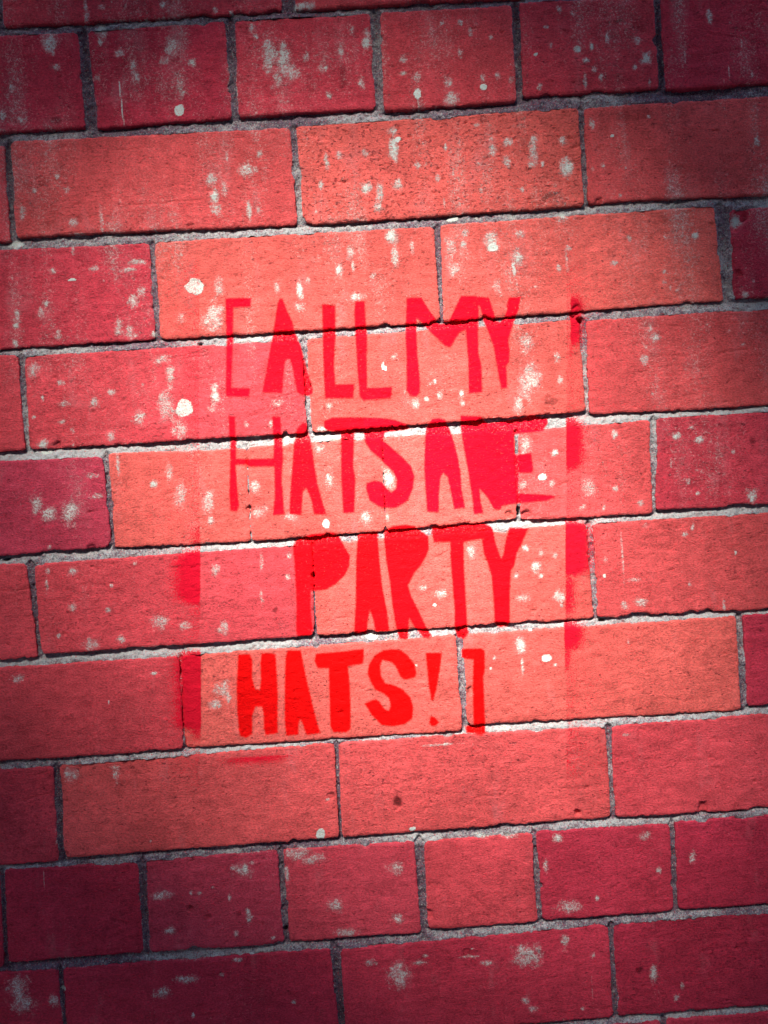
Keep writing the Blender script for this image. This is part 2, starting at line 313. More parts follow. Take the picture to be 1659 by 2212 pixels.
# ------------------------------------------------------------------ lime and paint splashes: sheet, x, y, rx, ry, d(rop)/b(right)/m/f(aint)
SPLASH = {
1: '215 185 45 50 m;245 290 25 20 f;435 130 25 45 m;430 175 10 25 m;740 200 40 50 f;710 255 25 25 f;830 270 20 20 m;780 370 25 70 f;773 475 22 24 d;590 330 20 25 m;575 280 20 50 f;520 225 30 25 f;420 330 22 18 f;90 510 30 30 f;50 385 20 25 f;10 500 15 40 f;1105 155 18 18 b;1090 120 20 30 f;1160 230 35 90 m;1225 250 40 90 m;1200 350 30 60 f;1265 315 40 40 f;1580 180 22 35 b;1585 140 20 20 m;1470 215 15 25 m;1400 290 30 30 f;1325 245 20 20 f;1560 355 20 28 m;1520 130 15 25 f;1420 410 20 25 f;925 850 25 30 b;910 770 30 50 f;970 820 18 40 f;930 900 30 40 f;1070 735 40 35 m;1075 900 12 50 m;980 680 8 30 f;1120 665 15 20 f;1115 905 12 20 f;250 765 12 12 m;150 825 13 13 m;290 820 15 20 f;320 960 22 22 m;440 950 12 60 f;95 920 20 50 f;1410 700 12 40 m;1385 800 12 18 b;1465 670 15 20 f;1580 810 25 30 b;1640 830 20 60 m;1580 660 20 25 f;1365 915 8 8 b;1630 900 25 25 f;375 70 15 25 m;370 25 10 30 m;540 30 12 20 f;705 20 18 20 m;440 30 20 20 f;930 40 12 15 f;1000 50 12 10 m;1310 25 40 20 b;65 1055 35 18 d;590 1130 45 12 m;550 1165 40 10 m;400 1160 20 18 f;230 1175 20 15 m;1515 1090 25 50 f;1465 1165 18 20 m;315 1080 10 30 f',
2: '145 405 14 20 d;140 340 20 35 m;150 450 6 30 m;90 260 25 25 f;85 318 25 12 m;290 430 30 40 m;280 360 22 30 f;430 378 13 14 d;490 328 15 18 m;550 345 20 18 f;425 340 15 20 f;330 230 15 30 f;375 140 15 25 f;330 95 15 15 m;250 100 12 10 m;463 160 12 12 f;655 235 10 8 d;700 115 12 8 m;755 40 15 20 f;820 60 15 20 f;838 213 16 18 b;897 200 13 18 b;875 260 20 15 m;910 300 14 18 m;940 335 12 25 m;870 340 10 40 f;965 160 15 30 f;1095 175 18 20 m;1135 252 26 30 b;1085 290 12 15 f;675 375 12 20 f;1150 355 6 20 m;575 275 10 12 m;1405 70 15 35 m;1300 235 5 40 f;1490 310 4 40 f;1590 320 8 20 f;1545 185 5 20 f;720 195 10 15 f;60 600 12 12 d;40 640 22 55 b;35 565 20 25 m;60 800 25 25 b;150 715 20 20 m;230 770 12 18 m;265 635 7 20 b;170 625 8 15 f;400 540 18 10 f;470 645 20 40 m;465 600 15 15 f;533 610 22 25 m;650 600 18 30 m;645 660 20 60 m;770 610 22 25 m;790 720 28 45 b;530 700 18 25 f;408 705 12 12 f;640 710 15 20 m;685 710 10 20 m;595 820 10 15 f;420 825 10 20 f;260 880 6 25 f;325 880 5 30 f;305 830 5 30 f;300 740 8 30 f;985 587 8 8 d;900 540 15 30 f;945 715 12 15 f;1045 725 8 8 m;900 730 10 12 f;1020 845 8 15 m;1610 610 18 28 m;1140 505 10 8 m;770 940 25 20 b;295 945 22 12 d;400 940 20 15 m;350 1010 20 20 m;465 1040 42 42 m;470 1068 22 16 d;345 1060 15 25 m;285 1060 30 60 f;575 1110 25 40 m;560 1150 10 45 b;590 1010 25 20 f;800 1070 14 15 m;755 1160 15 20 m;790 1120 8 60 f;1345 1018 17 17 b;1060 1025 12 20 f;1215 1025 10 15 f;995 1137 15 12 m;1210 1175 12 12 m;30 1020 30 35 b;45 1100 18 60 m;120 1060 12 40 f;300 1160 30 40 f;1525 955 26 30 b',
3: '840 175 38 36 d;945 180 25 50 f;930 300 40 80 m;780 310 25 30 f;900 330 50 50 f;1195 180 15 25 m;1295 195 14 45 b;1290 265 25 25 m;1465 105 16 30 b;1330 150 15 15 f;1610 130 15 20 f;1540 220 30 20 b;1525 85 8 25 b;575 240 30 30 m;610 200 20 40 f;510 360 25 50 f;560 370 20 40 f;585 385 15 10 m;665 380 14 12 b;75 300 12 40 m;70 345 10 12 b;70 420 15 20 m;180 290 20 30 f;200 250 20 25 f;250 380 15 30 f;230 110 18 18 m;410 95 20 15 f;315 147 18 5 d;600 70 45 15 m;555 100 15 8 m;447 150 7 7 m;798 698 38 40 d;735 560 22 60 m;700 490 40 25 f;720 700 45 90 f;930 640 18 50 b;925 680 20 15 m;780 790 50 50 f;600 740 35 35 f;615 600 9 10 m;483 632 18 15 m;410 675 25 30 f;275 680 30 20 f;260 590 20 15 f;183 660 8 22 b;188 855 25 18 b;195 890 25 12 d;145 740 12 12 m;315 800 12 20 f;315 860 10 10 m;480 820 25 25 f;270 760 20 12 f;140 540 30 40 f;920 700 25 25 f;400 992 35 15 f;410 1085 30 10 f;310 1150 45 60 m;160 1110 30 50 f;210 1160 40 35 m;665 1030 18 18 b;510 950 10 60 f;730 980 20 50 f;780 1080 30 80 f;900 1100 30 80 f;1420 690 15 15 m;1655 520 8 20 d;1200 680 30 20 f;1170 770 15 20 m;1065 775 12 15 m;1420 1010 20 30 f;1100 1040 20 30 m;1120 1150 40 30 f;1260 1170 30 20 f;1400 790 35 12 b;1380 880 30 30 f;1415 995 6 12 b;1100 830 40 10 b;1250 830 60 10 b;1420 830 60 12 d;1050 405 40 8 b;1110 405 30 9 d',
4: '490 180 18 35 m;655 175 10 8 f;575 165 5 20 f;755 100 12 15 m;1005 72 12 8 b;1210 155 10 12 m;1240 180 10 15 f;1270 190 10 10 f;1560 210 16 16 b;1595 155 8 10 m;1480 85 10 15 m;615 420 30 45 m;750 480 15 25 f;640 570 40 60 m;580 690 25 40 m;620 610 50 70 f;655 580 15 50 m;240 650 15 20 m;183 660 10 12 b;135 685 20 30 m;340 680 14 14 b;335 640 10 20 b;45 480 18 18 f;5 530 8 14 d;70 550 6 10 m;220 585 8 10 b;200 595 6 8 f;760 580 15 20 f;1170 395 25 20 m;1150 355 12 15 f;1125 490 20 25 m;1160 640 12 12 f;1395 340 12 10 f;1490 370 10 10 f;1550 425 12 10 f;1265 820 20 18 b;1365 835 24 18 b;1330 785 20 8 f;1590 1080 28 30 b;1510 890 12 12 m;1355 1070 12 12 m;1315 1020 10 15 f;1240 940 6 25 f;685 1000 18 15 d;735 895 18 20 b;615 860 30 40 m;600 1030 20 20 f;725 1025 15 20 f;1000 815 15 18 b;1000 1050 15 15 m;880 1050 40 50 f;1110 1110 15 15 m;950 1130 10 15 m;20 1010 28 45 b;15 1170 10 20 m;860 1130 20 15 f',
5: '215 240 10 10 b;420 20 30 15 f;320 345 25 20 m;205 400 10 40 m;208 340 12 20 f;310 500 25 20 m;467 510 12 12 m;255 622 12 12 b;525 635 20 20 b;485 405 10 8 m;580 310 15 15 f;970 580 25 30 m;960 600 30 25 f;390 660 40 30 f;690 560 40 40 f;800 580 30 20 f;930 340 20 30 f;1130 300 12 40 f;1130 450 12 40 f;1245 370 12 15 m;1250 280 12 15 f;1410 140 17 20 d;1575 110 30 30 m;910 120 15 20 m;960 850 40 40 f;930 920 30 20 m;985 890 15 50 f;665 785 15 6 m;75 810 40 20 f;470 910 3 8 b;1605 625 30 18 d',
6: '655 325 22 25 b;610 245 18 18 m;675 265 14 18 m;740 275 14 12 b;680 365 12 12 m;570 365 12 15 m;760 455 25 28 b;765 490 10 15 m;600 460 35 20 f;245 440 35 25 m;220 490 9 9 d;170 415 30 12 f;380 260 22 30 f;955 300 15 20 f;952 365 7 8 d;1085 380 30 12 m;1300 185 15 12 m;1335 155 10 15 m;1130 150 15 15 f;1110 480 30 25 f;1040 490 20 20 f;1030 280 6 120 f;1470 490 8 40 f;1320 400 12 15 f;1520 265 6 12 m;590 665 25 40 b;598 750 8 40 m;702 720 22 18 d;740 750 10 6 b;475 720 10 12 m;462 765 5 5 d;633 597 7 6 d;1055 650 6 12 m;140 750 7 7 b;1050 1050 20 8 f;250 1092 80 6 m;190 1055 20 5 m;1590 20 25 25 b;525 1025 25 10 d',
7: '1385 372 20 22 d;1415 225 12 6 m;500 120 20 40 f;490 90 25 15 f;650 405 4 6 m;540 290 3 5 b;300 120 40 30 f;1050 530 45 30 m;1010 520 20 15 f;1090 500 15 10 f;860 630 15 8 m;825 630 8 10 m;920 605 10 6 b;990 650 8 15 m;1075 730 15 35 m;1020 800 12 15 m;1180 820 10 10 m;730 790 30 20 f;700 640 60 20 f;80 1040 50 60 f;100 1100 60 50 f;270 1045 12 10 d;230 1090 25 30 f;1030 915 25 12 m;960 980 15 10 m;1270 1100 12 12 m;835 1160 8 15 m;800 1000 60 20 f;1240 550 12 40 m;1290 460 60 30 f;1450 680 40 35 f;1350 480 60 25 f;1500 800 60 20 f;190 570 3 40 m;700 1060 40 30 f;1600 930 30 15 m',
8: '125 350 16 10 d;750 395 25 20 m;540 380 40 15 f;430 380 60 12 f;1130 380 30 20 f;1330 470 20 30 f;1185 530 15 20 f;800 690 60 30 f;700 510 15 30 f;920 650 10 12 m;370 905 45 6 m;620 900 70 60 f;780 840 25 40 f;1165 985 20 40 m;1265 1080 15 20 f;1290 1030 10 20 f;380 870 10 4 m;150 930 40 15 f;180 900 15 10 m;440 930 30 15 f;60 980 60 60 f;905 900 15 15 f;50 520 40 30 f;60 740 30 25 m;610 1090 25 20 f;650 1130 25 15 f;900 1050 3 60 f;860 1130 10 10 f'}
W = np.zeros((NV, NU), np.float32)
wn1 = fbm1(us, vs, 260, 200, 3, 12)
PEAK = {'d': 1.5, 'b': .92, 'm': .77, 'f': .68}
for k, s in SPLASH.items():
    for it in s.split(';'):
        x, y, rx, ry, c = it.split()
        x, y = sv(k, float(x), float(y)); rx = float(rx) * .5 * PX; ry = float(ry) * .5 * PX
        u, v, su, sw, a, b = near(x, y, max(rx, ry) * 2.6 + .003)
        q = np.hypot(a / rx, b / ry) + wn1[sw, su] * (.2 if c == 'd' else .35)
        w = (1.5 * (1 - sstep(.85, 1.1, q)) if c == 'd' else PEAK[c] * np.exp(-(q / 1.12) ** 2 * .9))
        W[sw, su] = np.maximum(W[sw, su], w)
streak = fbm1(us, vs, 75, 14, 3, 13) + .6 * fbm1(us, vs, 30, 22, 3, 15)
up = sstep(1500, 500, YF)
W = np.maximum(W, .21 + .155 * streak * (.45 + .55 * up) + .07 * up - .05 * (1 - up))
W = np.maximum(W, (.12 + .55 * np.clip(fbm1(us, vs, 40, 40, 2, 21), -.6, 1)) * np.exp(-np.clip(-D, 0, 1) / (1.1 * mm)) * (D < 0))
for pts in [((1, 512, 350), (1, 522, 430), (1, 535, 540))]:
    p = [wall(*sv(*q)) for q in pts]
    su, sw = window(p[0][0] - .01, p[-1][0] + .01, p[-1][1] - .01, p[0][1] + .01)
    d = polydist(UU[sw, su], VV[sw, su], p, False)
    W[sw, su] = np.maximum(W[sw, su], 1.1 * np.exp(-(d / (.5 * mm)) ** 2))
DIRT = .50 + .30 * fbm1(us, vs, 16, 16, 3, 14) + .13 * (1 - wbed) + .25 * sstep(420, 150, YF) - .20 * sstep(650, 1000, YF) * wbed + .26 * sstep(1550, 1900, YF)  # mortar darkness: random grime, dirtier head joints, darker towards top and bottom courses
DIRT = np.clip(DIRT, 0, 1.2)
# soot blotches and old stains in the clay
STAIN = 1 + .13 * fbm1(us, vs, 22, 30, 3, 31)
for k, x, y, rx, ry, am in [(8, 58, 228, 17, 19, .75), (8, 135, 312, 6, 6, .6), (1, 1480, 320, 16, 60, .35), (7, 1035, 715, 12, 12, .5), (7, 820, 690, 12, 12, .5), (7, 1118, 348, 8, 8, .6),
                            (2, 1100, 110, 60, 40, .3), (4, 1590, 840, 14, 12, .6), (5, 1190, 510, 12, 12, .6), (7, 1660, 600, 90, 40, .2), (1, 250, 520, 40, 14, .5), (4, 710, 670, 45, 25, .45), (5, 840, 1038, 14, 8, .7),
                            (8, 1100, 960, 18, 14, .6), (2, 1050, 500, 160, 30, .25), (6, 270, 860, 70, 60, .2), (3, 1500, 1000, 60, 60, .1), (6, 360, 870, 16, 16, .6), (2, 705, 850, 30, 20, .5)]:
    x, y = sv(k, x, y)
    u, v, su, sw, a, b = near(x, y, max(rx, ry) * PX)
    q = np.hypot(a / (rx * .5 * PX), b / (ry * .5 * PX)) + wn1[sw, su] * .5
    STAIN[sw, su] *= 1 - am * (1 - sstep(.5, 1.2, q))

# ------------------------------------------------------------------ split the lattice into bricks, mortar and letters
gv, gu = np.gradient(D, vs, us)
gl = np.maximum(gu * gu + gv * gv, .25)
snap = np.abs(D) < .55 * HL
mv = np.clip(np.where(snap, -D, 0) , -.6 * HL, .6 * HL)
PU = UU + mv * gu / np.sqrt(gl); PV = VV + mv * gv / np.sqrt(gl)
idx = np.arange(NU * NV).reshape(NV, NU)
q4 = np.stack([idx[:-1, :-1], idx[:-1, 1:], idx[1:, 1:], idx[1:, :-1]], -1)      # seen from -Y: counter-clockwise
Dm = (D[:-1, :-1] + D[:-1, 1:] + D[1:, 1:] + D[1:, :-1]) * .25
best = np.stack([D[:-1, :-1], D[:-1, 1:], D[1:, 1:], D[1:, :-1]]).argmin(0)
ids = np.stack([ID[:-1, :-1], ID[:-1, 1:], ID[1:, 1:], ID[1:, :-1]])
CID = np.take_along_axis(ids, best[None], 0)[0]
CID = np.where(Dm < 0, CID, -1)

TINT = np.array([b[4] for b in BR], np.float32)
TINT *= RNG.uniform(.93, 1.07, (nb, 1)).astype(np.float32)
PITA = np.array([b[5] for b in BR], np.float32)

def emit(name, V, F, mat, parent, attrs=None, smooth=None):
    me = bpy.data.meshes.new(name)
    V = np.asarray(V, np.float32); F = np.asarray(F, np.int32)
    me.vertices.add(len(V)); me.vertices.foreach_set('co', V.ravel())
    me.loops.add(F.size); me.loops.foreach_set('vertex_index', F.ravel())
    me.polygons.add(len(F)); me.polygons.foreach_set('loop_start', np.arange(0, F.size, F.shape[1], dtype=np.int32))
    me.update(calc_edges=True)
    sm = np.ones(len(F), bool) if smooth is None else smooth
    me.polygons.foreach_set('use_smooth', sm)
    for an, arr in (attrs or {}).items():
        at = me.attributes.new(an, 'FLOAT_COLOR', 'POINT')
        at.data.foreach_set('color', np.asarray(arr, np.float32).ravel())
    me.materials.append(mat)
    me.update()
    o = bpy.data.objects.new(name, me)
    COL.objects.link(o)
    if parent is not None: o.parent = parent
    return o

# ------------------------------------------------------------------ materials
class NT:
    def __init__(s, name):
        s.m = bpy.data.materials.new(name); s.m.use_nodes = True
        s.t = s.m.node_tree; s.bsdf = s.t.nodes['Principled BSDF']
    def plug(s, sock, v):
        if hasattr(v, 'is_output'): s.t.links.new(v, sock)
        else: sock.default_value = v
    def node(s, typ, ins=(), **props):
        n = s.t.nodes.new(typ)
        for k, v in props.items(): setattr(n, k, v)
        for k, v in (ins.items() if isinstance(ins, dict) else enumerate(ins)): s.plug(n.inputs[k], v)
        return n
    def math(s, op, a, b=0.0, clamp=False):
        return s.node('ShaderNodeMath', (a, b), operation=op, use_clamp=clamp).outputs[0]
    def ss(s, x, a, b):
        n = s.node('ShaderNodeMapRange', {'Value': x, 'From Min': a, 'From Max': b}, interpolation_type='SMOOTHSTEP')
        return n.outputs[0]
    def mix(s, f, a, b, mode='MIX'):
        n = s.node('ShaderNodeMix', data_type='RGBA', blend_type=mode)
        s.plug(n.inputs[0], f); s.plug(n.inputs[6], a); s.plug(n.inputs[7], b)
        return n.outputs[2]
    def noise(s, vec, scale, detail=3.0, rough=.55, dist=0.0):
        n = s.node('ShaderNodeTexNoise', {'Vector': vec, 'Scale': scale, 'Detail': detail, 'Roughness': rough, 'Distortion': dist})
        return n.outputs['Fac']
    def scaled(s, vec, sc):
        return s.node('ShaderNodeVectorMath', (vec, sc), operation='MULTIPLY').outputs[0]

def wall_material():
    n = NT('weathered_brickwork')
    A = n.node('ShaderNodeAttribute', attribute_name='coat'); sepA = n.node('ShaderNodeSeparateColor', {0: A.outputs['Color']})
    psd, ovr, wht, mort = sepA.outputs[0], sepA.outputs[1], sepA.outputs[2], A.outputs['Alpha']
    Bn = n.node('ShaderNodeAttribute', attribute_name='clay'); tint, pit = Bn.outputs['Color'], Bn.outputs['Alpha']
    Cn = n.node('ShaderNodeAttribute', attribute_name='age'); sepC = n.node('ShaderNodeSeparateColor', {0: Cn.outputs['Color']})
    hot, thk, mort_dark = sepC.outputs[0], sepC.outputs[1], sepC.outputs[2]
    pos = n.node('ShaderNodeNewGeometry').outputs['Position']
    drag = n.scaled(pos, (0.58, 1.0, 1.0))
    tall = n.scaled(pos, (1.0, 1.0, 0.35))
    grain = n.noise(drag, 900, 3, .62)
    fine = n.noise(pos, 1500, 2, .6)
    mid = n.noise(pos, 95, 4, .55)
    big = n.noise(pos, 13, 3, .5)
    lace = n.noise(pos, 420, 5, .70, .6)
    pitn = n.noise(drag, 520, 2, .55)
    # clay
    g = n.math('ADD', n.math('MULTIPLY', n.math('SUBTRACT', grain, .5), 1.7), n.math('MULTIPLY', n.math('SUBTRACT', mid, .5), .85))
    g = n.math('ADD', g, n.math('MULTIPLY', n.math('SUBTRACT', big, .5), .45))
    g = n.math('ADD', g, n.math('MULTIPLY', n.math('SUBTRACT', fine, .5), .85))
    g = n.math('ADD', g, 1.0)
    clay = n.mix(1.0, tint, n.node('ShaderNodeCombineColor', (g, g, g)).outputs[0], 'MULTIPLY')
    bloom = n.ss(n.math('ADD', n.math('MULTIPLY', n.noise(tall, 60, 4, .6), 1.0), n.math('MULTIPLY', wht, .35)), .62, .85)
    clay = n.mix(n.math('MULTIPLY', bloom, .22), clay, (.56, .24, .25, 1))
    thr = n.math('SUBTRACT', .70, n.math('MULTIPLY', pit, .09))
    pits = n.ss(n.math('SUBTRACT', pitn, thr), 0.0, .035)
    clay = n.mix(n.math('MULTIPLY', pits, .58), clay, (.075, .016, .022, 1))
    # mortar
    sand = n.noise(pos, 780, 3, .7)
    lime = n.ss(n.math('SUBTRACT', n.math('ADD', n.math('MULTIPLY', n.noise(pos, 150, 4, .65), 1.0), n.math('MULTIPLY', sand, 1.25)), mort_dark), .35, .95)
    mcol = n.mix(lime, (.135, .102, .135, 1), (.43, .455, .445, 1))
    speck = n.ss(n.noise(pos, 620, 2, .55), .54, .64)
    mcol = n.mix(n.math('MULTIPLY', speck, n.math('ADD', .25, n.math('MULTIPLY', mort_dark, .75), True)), mcol, (.05, .043, .055, 1))
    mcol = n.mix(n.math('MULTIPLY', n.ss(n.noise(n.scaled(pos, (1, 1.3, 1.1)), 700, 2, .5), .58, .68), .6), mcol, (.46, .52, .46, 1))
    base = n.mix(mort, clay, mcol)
    # lime bloom and drops
    ridge = n.ss(n.math('ABSOLUTE', n.math('SUBTRACT', n.noise(pos, 340, 3, .6, .8), .5)), .085, .0)
    wv = n.math('ADD', wht, n.math('MULTIPLY', n.math('SUBTRACT', lace, .5), 1.1))
    wv = n.math('ADD', wv, n.math('MULTIPLY', n.math('SUBTRACT', ridge, .35), .38))
    wv = n.math('ADD', wv, n.math('MULTIPLY', n.math('SUBTRACT', grain, .5), .35))
    wm = n.ss(wv, .44, .92)
    wm = n.math('MULTIPLY', wm, n.ss(n.math('ADD', wht, n.math('MULTIPLY', fine, 1.2)), .2, 1.5))
    haze = n.math('MULTIPLY', n.ss(n.math('ADD', wht, n.math('MULTIPLY', n.math('SUBTRACT', lace, .5), .5)), .30, 1.0), .42)
    base = n.mix(n.math('MAXIMUM', wm, haze), base, (.59, .675, .60, 1))
    # spray paint
    edge = n.math('ADD', psd, n.math('MULTIPLY', n.math('SUBTRACT', fine, .5), 3.0))
    edge = n.math('ADD', edge, n.math('MULTIPLY', n.math('SUBTRACT', grain, .5), 1.2))
    pm = n.ss(edge, -.75, .95)
    thin = n.math('ADD', n.math('MULTIPLY', thk, .4), .80)
    thin = n.math('SUBTRACT', thin, n.math('MULTIPLY', n.math('MULTIPLY', mort, n.ss(sand, .40, .70)), .30))
    thin = n.math('SUBTRACT', thin, n.math('MULTIPLY', n.math('SUBTRACT', lace, .5), n.math('SUBTRACT', 1.5, thk)))
    thin = n.math('SUBTRACT', thin, n.math('MULTIPLY', n.ss(grain, .58, .70), n.math('SUBTRACT', 1.28, thk)), True)
    pm = n.math('MULTIPLY', pm, thin)
    om = n.ss(n.math('ADD', ovr, n.math('ADD', n.math('MULTIPLY', n.math('SUBTRACT', fine, .5), 1.5), n.math('MULTIPLY', n.math('SUBTRACT', grain, .5), .8))), .08, .44)
    om = n.math('MULTIPLY', om, .97)
    pcol = n.mix(hot, (.76, .0015, .021, 1), (.70, .0012, .0015, 1))
    base = n.mix(om, base, (.60, .003, .022, 1))
    base = n.mix(pm, base, pcol)
    n.plug(n.bsdf.inputs['Base Color'], base)
    n.plug(n.bsdf.inputs['Roughness'], n.math('SUBTRACT', .9, n.math('MULTIPLY', pm, .22)))
    n.plug(n.bsdf.inputs['Specular IOR Level'], .06)
    h = n.math('ADD', n.math('MULTIPLY', grain, .55), n.math('MULTIPLY', fine, .42))
    h = n.math('ADD', h, n.math('MULTIPLY', n.math('MULTIPLY', sand, mort), .9))
    h = n.math('SUBTRACT', h, n.math('MULTIPLY', pits, n.math('SUBTRACT', .55, n.math('MULTIPLY', mort, .55))))
    h = n.math('ADD', h, n.math('MULTIPLY', wm, .25))
    bump = n.node('ShaderNodeBump', {'Strength': .95, 'Distance': .0012, 'Height': h})
    n.plug(n.bsdf.inputs['Normal'], bump.outputs[0])
    return n.m
WALLM = wall_material()

def plain_material(name, c1, c2, scale, rough=.9, bump=.002):
    n = NT(name)
    pos = n.node('ShaderNodeNewGeometry').outputs['Position']
    f = n.noise(pos, scale, 6, .65)
    n.plug(n.bsdf.inputs['Base Color'], n.mix(f, c1, c2))
    n.plug(n.bsdf.inputs['Roughness'], rough)
    b = n.node('ShaderNodeBump', {'Strength': .6, 'Distance': bump, 'Height': n.noise(pos, scale * 6, 3)})
    n.plug(n.bsdf.inputs['Normal'], b.outputs[0])
    return n.m

# ------------------------------------------------------------------ the wall
wall_root = bpy.data.objects.new('brick_wall', None)
COL.objects.link(wall_root)
wall_root['label'] = 'weathered red brick wall with pale mortar and red stencilled lettering'
wall_root['category'] = 'wall'
wall_root['kind'] = 'thing'

fl = lambda a: a.ravel()
PUf, PVf, Hbf, Hmf = fl(PU), fl(PV), fl(Hb), fl(Hm)
PSf, OVf, Wf, HOTf, THKf, MORT_DARKf, STf = map(fl, (PS, OV, W, HOT, THK, DIRT, STAIN))
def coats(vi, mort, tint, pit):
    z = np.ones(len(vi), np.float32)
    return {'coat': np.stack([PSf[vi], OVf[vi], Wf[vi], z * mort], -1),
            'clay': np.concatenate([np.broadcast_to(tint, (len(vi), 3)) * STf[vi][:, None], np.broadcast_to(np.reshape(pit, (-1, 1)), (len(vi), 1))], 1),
            'age': np.stack([HOTf[vi], THKf[vi], MORT_DARKf[vi], z], -1)}
def skirt(F):
    e = np.concatenate([F[:, [0, 1]], F[:, [1, 2]], F[:, [2, 3]], F[:, [3, 0]]])
    key = np.sort(e, 1); key = key[:, 0].astype(np.int64) * (1 << 32) + key[:, 1]
    _, first, cnt = np.unique(key, return_index=True, return_counts=True)
    return e[first[cnt == 1]]
for k in range(nb):
    cells = q4[CID == k]
    if not len(cells): continue
    vi, inv = np.unique(cells, return_inverse=True)
    F = inv.reshape(-1, 4)
    V = np.stack([PUf[vi], -Hbf[vi], PVf[vi] + WZ], -1)
    e = skirt(F)
    bi = np.unique(e); pos = np.zeros(len(vi), np.int64); pos[bi] = np.arange(len(bi))
    Vt = V[bi]; Vd = Vt.copy(); Vd[:, 1] = .034
    n0 = len(V); nbd = len(bi)
    S = np.stack([e[:, 1], e[:, 0], e[:, 0], e[:, 1]], -1)
    Sf = np.stack([n0 + pos[e[:, 1]], n0 + pos[e[:, 0]], n0 + nbd + pos[e[:, 0]], n0 + nbd + pos[e[:, 1]]], -1)
    vall = np.concatenate([vi, vi[bi], vi[bi]])
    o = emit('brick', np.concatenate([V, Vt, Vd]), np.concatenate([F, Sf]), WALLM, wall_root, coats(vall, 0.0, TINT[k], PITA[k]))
cells = q4[CID == -1]
vi, inv = np.unique(cells, return_inverse=True)
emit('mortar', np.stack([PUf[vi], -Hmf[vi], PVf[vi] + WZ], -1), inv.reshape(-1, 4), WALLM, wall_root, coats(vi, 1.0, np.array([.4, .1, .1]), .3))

# letters: a film of paint 0.15 mm proud of the brick or the mortar under it
root_l = bpy.data.objects.new('stencil_lettering', None)
COL.objects.link(root_l); root_l.parent = wall_root
PSc = (PS[:-1, :-1] + PS[:-1, 1:] + PS[1:, 1:] + PS[1:, :-1]) * .25
LC = np.where(PSc > -.1, LID[:-1, :-1], -1)
for li, (nm, lab, hot, thk, polys) in enumerate(LETTERS):
    sel = LC == li
    Vs, Fs, At = [], [], []
    n0 = 0
    ks = np.unique(CID[sel])
    for k in ks:
        cells = q4[sel & (CID == k)]
        vi, inv = np.unique(cells, return_inverse=True)
        hh = Hmf[vi] if k < 0 else Hbf[vi]
        Vs.append(np.stack([PUf[vi], -(hh + .15 * mm), PVf[vi] + WZ], -1)); Fs.append(inv.reshape(-1, 4) + n0); n0 += len(vi)
        At.append(coats(vi, 1.0 if k < 0 else 0.0, TINT[k] if k >= 0 else np.array([.4, .1, .1]), PITA[k] if k >= 0 else .3))
    o = emit(nm, np.concatenate(Vs), np.concatenate(Fs), WALLM, root_l, {a: np.concatenate([x[a] for x in At]) for a in At[0]})
    o['label'] = 'red sprayed ' + lab

# the wall going on past the surveyed part
COREM = plain_material('mortar_bed', (.16, .15, .15, 1), (.42, .43, .40, 1), 40)
def box(V, F, x0, x1, y0, y1, z0, z1, bev=.003):
    n = len(V)
    for (yy, b) in ((y1, 0), (y0 + bev, 0), (y0, bev)):
        V += [(x0 + b, yy, z0 + b), (x1 - b, yy, z0 + b), (x1 - b, yy, z1 - b), (x0 + b, yy, z1 - b)]
    for l in (0, 4):
        for i in range(4):
            j = (i + 1) % 4
            F.append((n + l + i, n + l + j, n + l + 4 + j, n + l + 4 + i))
    F.append((n + 8, n + 9, n + 10, n + 11))
XL, XR, ZB, ZT = -4.0, 4.0, -WZ + .004, 1.15
V, F = [], []
box(V, F, XL, XR, .012, .225, ZB + WZ, ZT + WZ, .001)
V = [(x, y, z) for x, y, z in V]
F += [(3, 2, 1, 0)]
emit('wall_core', V, F, COREM, wall_root, None, np.zeros(len(F), bool))
V, F, TT = [], [], []
rowz = []
rows = {}
for k, b in enumerate(BR):
    q = [wall(*p) for p in b[:4]]
    zc = ctr[k][1]
    rr = round((ctr[2][1] - zc) / .0819)
    rows.setdefault(rr, []).append((min(p[0] for p in q), max(p[0] for p in q), min(p[1] for p in q), max(p[1] for p in q)))
rmin, rmax = min(rows), max(rows)
def addb(x0, x1, z0, z1):
    o_ = random.uniform(-.001, .001)
    n = len(V)
    box(V, F, x0, x1, .002 + o_, .02, z0 + WZ, z1 + WZ)
    TT.extend([random.choice([S_, R_, R_, D_, P_, RD])] * (len(V) - n))
for r_ in range(rmin - 30, rmax + 30):
    base = ctr[2][1] - .0819 * r_
    if base + .04 > ZT or base - .04 < ZB: continue
    step = .115 if r_ % 8 == 1 else .228
    spans = rows.get(r_)
    if spans:
        z0 = np.mean([s[2] for s in spans]) + .003; z1 = np.mean([s[3] for s in spans]) - .003
        l = min(s[0] for s in spans) - .008; rgt = max(s[1] for s in spans) + .008
    else:
        z0, z1 = base - .037, base + .037
        l = rgt = (r_ * .37 % 1) * step
    x = l
    while x - .05 > XL:
        addb(max(XL, x - step + .009), x, z0, z1); x -= step
    x = rgt
    while x + .05 < XR:
        addb(x, min(XR, x + step - .009), z0, z1); x += step
N = len(V)
TT = np.array(TT, np.float32)
o = emit('outer_brickwork', V, F, WALLM, wall_root, {'coat': np.tile([-5, 0, .28, 0], (N, 1)), 'clay': np.concatenate([TT, np.full((N, 1), .3)], 1), 'age': np.tile([0, .8, .5, 1], (N, 1))}, np.zeros(len(F), bool))
o['kind'] = 'stuff'

# ------------------------------------------------------------------ pavement in front of the wall
PAVM = plain_material('pavement_concrete', (.20, .19, .18, 1), (.32, .31, .29, 1), 9)
g = emit('pavement', [(-120, -120, 0), (120, -120, 0), (120, 120, 0), (-120, 120, 0)], [(0, 1, 2, 3)], PAVM, None)
g['kind'] = 'structure'

